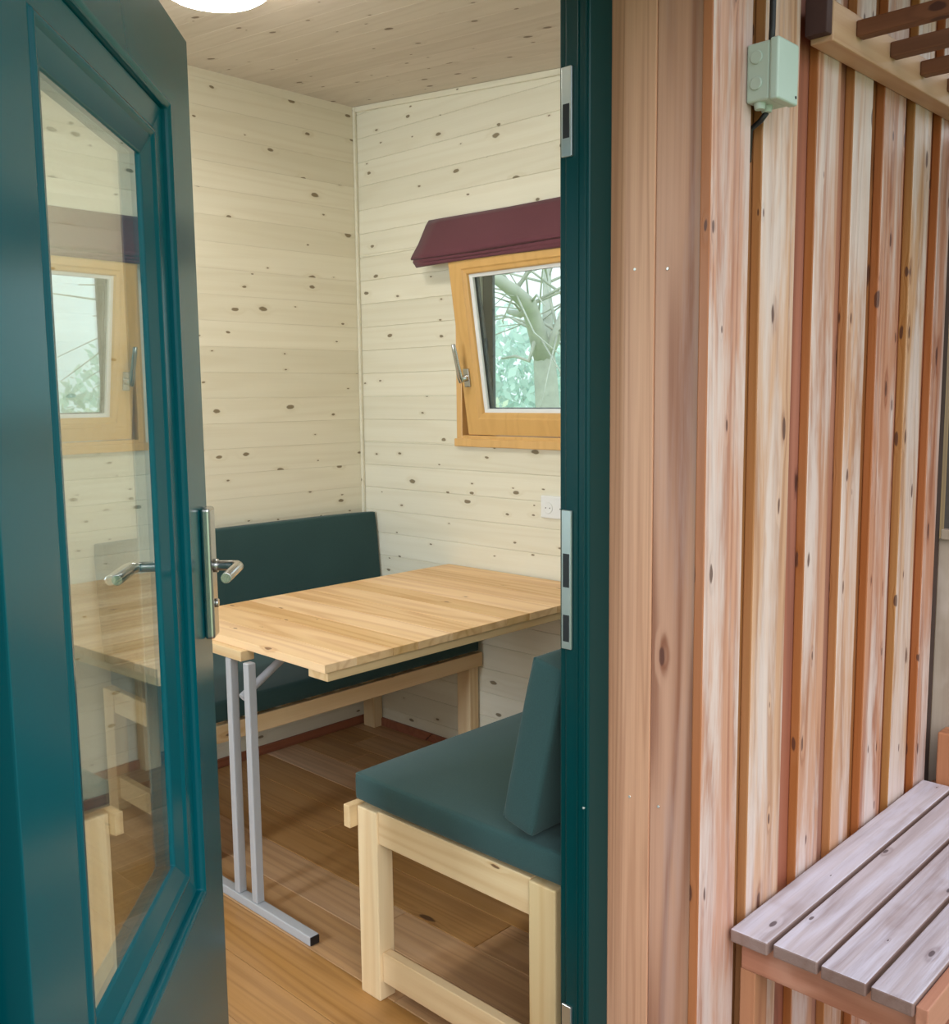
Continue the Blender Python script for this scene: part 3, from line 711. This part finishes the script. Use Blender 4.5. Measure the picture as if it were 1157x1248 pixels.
# ------------------------------------------------------------------ trees beyond the window
def ray(px_, py_, X):
    d = FWD*F_PX + RGT*(px_-W_PX/2) - UPV*(py_-H_PX/2); return Vector((0, 0, CAM_H)) + d*(X/d.x)
def jit(a, s): return Vector((a.x+random.uniform(-s, s), a.y+random.uniform(-s, s), a.z+random.uniform(-s, s)))
trX = 6.2
base = ray(667, 470, trX); base.z = -0.82
bm = newbm()
forkp = ray(664, 440, trX)
tube(bm, [base, ray(668, 500, trX), forkp, forkp+Vector((0, 0, .12)), forkp+Vector((0, 0, .2))], [0.13, 0.10, 0.09, 0.07, 0.02], seg=14)
def branch(pts, r0, r1):
    m_ = len(pts); tube(bm, pts, [r0+(r1-r0)*i/(m_-1) for i in range(m_)], seg=10)
    return pts
b1 = branch([forkp]+[ray(a, b, trX+dx) for a, b, dx in ((655, 405, -.1), (645, 372, -.3), (628, 356, -.5), (606, 340, -.7), (560, 318, -.9))], 0.085, 0.035)
b2 = branch([forkp]+[ray(a, b, trX+dx) for a, b, dx in ((668, 400, .2), (667, 345, .5), (668, 250, .8))], 0.06, 0.025)
b3 = branch([forkp]+[ray(a, b, trX+dx) for a, b, dx in ((680, 405, 0), (694, 365, .2), (720, 300, .4))], 0.055, 0.025)
branch([b1[2]]+[ray(a, b, trX-.3) for a, b in ((634, 383), (620, 380))], 0.045, 0.02)
branch([b1[1]]+[ray(a, b, trX-.2) for a, b in ((645, 440), (628, 434), (612, 437))], 0.02, 0.008)
for src in (b1, b2, b3):
    for q in src[1:]:
        for k in range(3):
            e = q + Vector((random.uniform(-.8, .8), random.uniform(-1.0, 1.0), random.uniform(-.1, .9)))
            branch([q, q.lerp(e, .5)+Vector((0, 0, .08)), e], 0.013, 0.004)
        for k in range(3):
            e = jit(q, 1.0); branch([q, jit(q.lerp(e, .5), .1), e], 0.008, 0.003)
tree = thing('bare_tree', tuple(base), 'forked bare tree seen through the tilted window', 'tree')
tk = obj('trunk_and_branches', bm, BARK, tree)

def bush(c, rx, ry, rz, nl, mat, label, size=0.075):
    t = thing('bush', (c[0], c[1], -0.80), label, 'bush', 'pale bushes beyond the window')
    bm = newbm(); lr = bm.faces.layers.float['rnd']
    for i in range(nl):
        while True:
            p = Vector([random.uniform(-1, 1) for _ in range(3)])
            if p.length < 1: break
        p = p*(0.75+0.25*p.length); p = Vector((c[0]+p.x*rx, c[1]+p.y*ry, c[2]+p.z*rz))
        if p.z < -0.78: continue
        a = Vector([random.gauss(0, 1) for _ in range(3)]).normalized(); b = a.orthogonal().normalized(); cc = a.cross(b)
        s = size*random.uniform(.5, 1.2)
        v = [bm.verts.new(p+q) for q in (-b*s, cc*s*.45, b*s, -cc*s*.45)]
        f = bm.faces.new(v); f[lr] = random.random()
    obj('foliage', bm, mat, t)
    bm = newbm()
    for k in range(7):
        e = Vector((c[0]+random.uniform(-rx, rx)*.6, c[1]+random.uniform(-ry, ry)*.6, c[2]+rz*.5))
        tube(bm, [(c[0]+random.uniform(-.1, .1), c[1]+random.uniform(-.1, .1), -0.80), e], [0.03, 0.008], seg=6)
    obj('stems', bm, BARK, t)
c1 = ray(618, 470, 9.5); c2 = ray(690, 480, 9.0); c3 = ray(650, 455, 12.5)
bush((c1.x-.3, c1.y+.9, 0.35), 1.2, 1.2, 1.35, 5200, LEAF1, 'pale green bush outside, left of the forked tree trunk')
bush((c2.x+.5, c2.y-1.4, 0.25), 1.1, 1.15, 1.1, 3600, LEAF1, 'pale green bush outside, right of the forked tree trunk')
bush((c3.x, c3.y, 0.9), 1.6, 3.4, 2.0, 6500, LEAF2, 'broad blue green bush farthest beyond the window', size=0.12)

for o in list(bpy.data.objects):
    if '_abs' in o: del o['_abs']
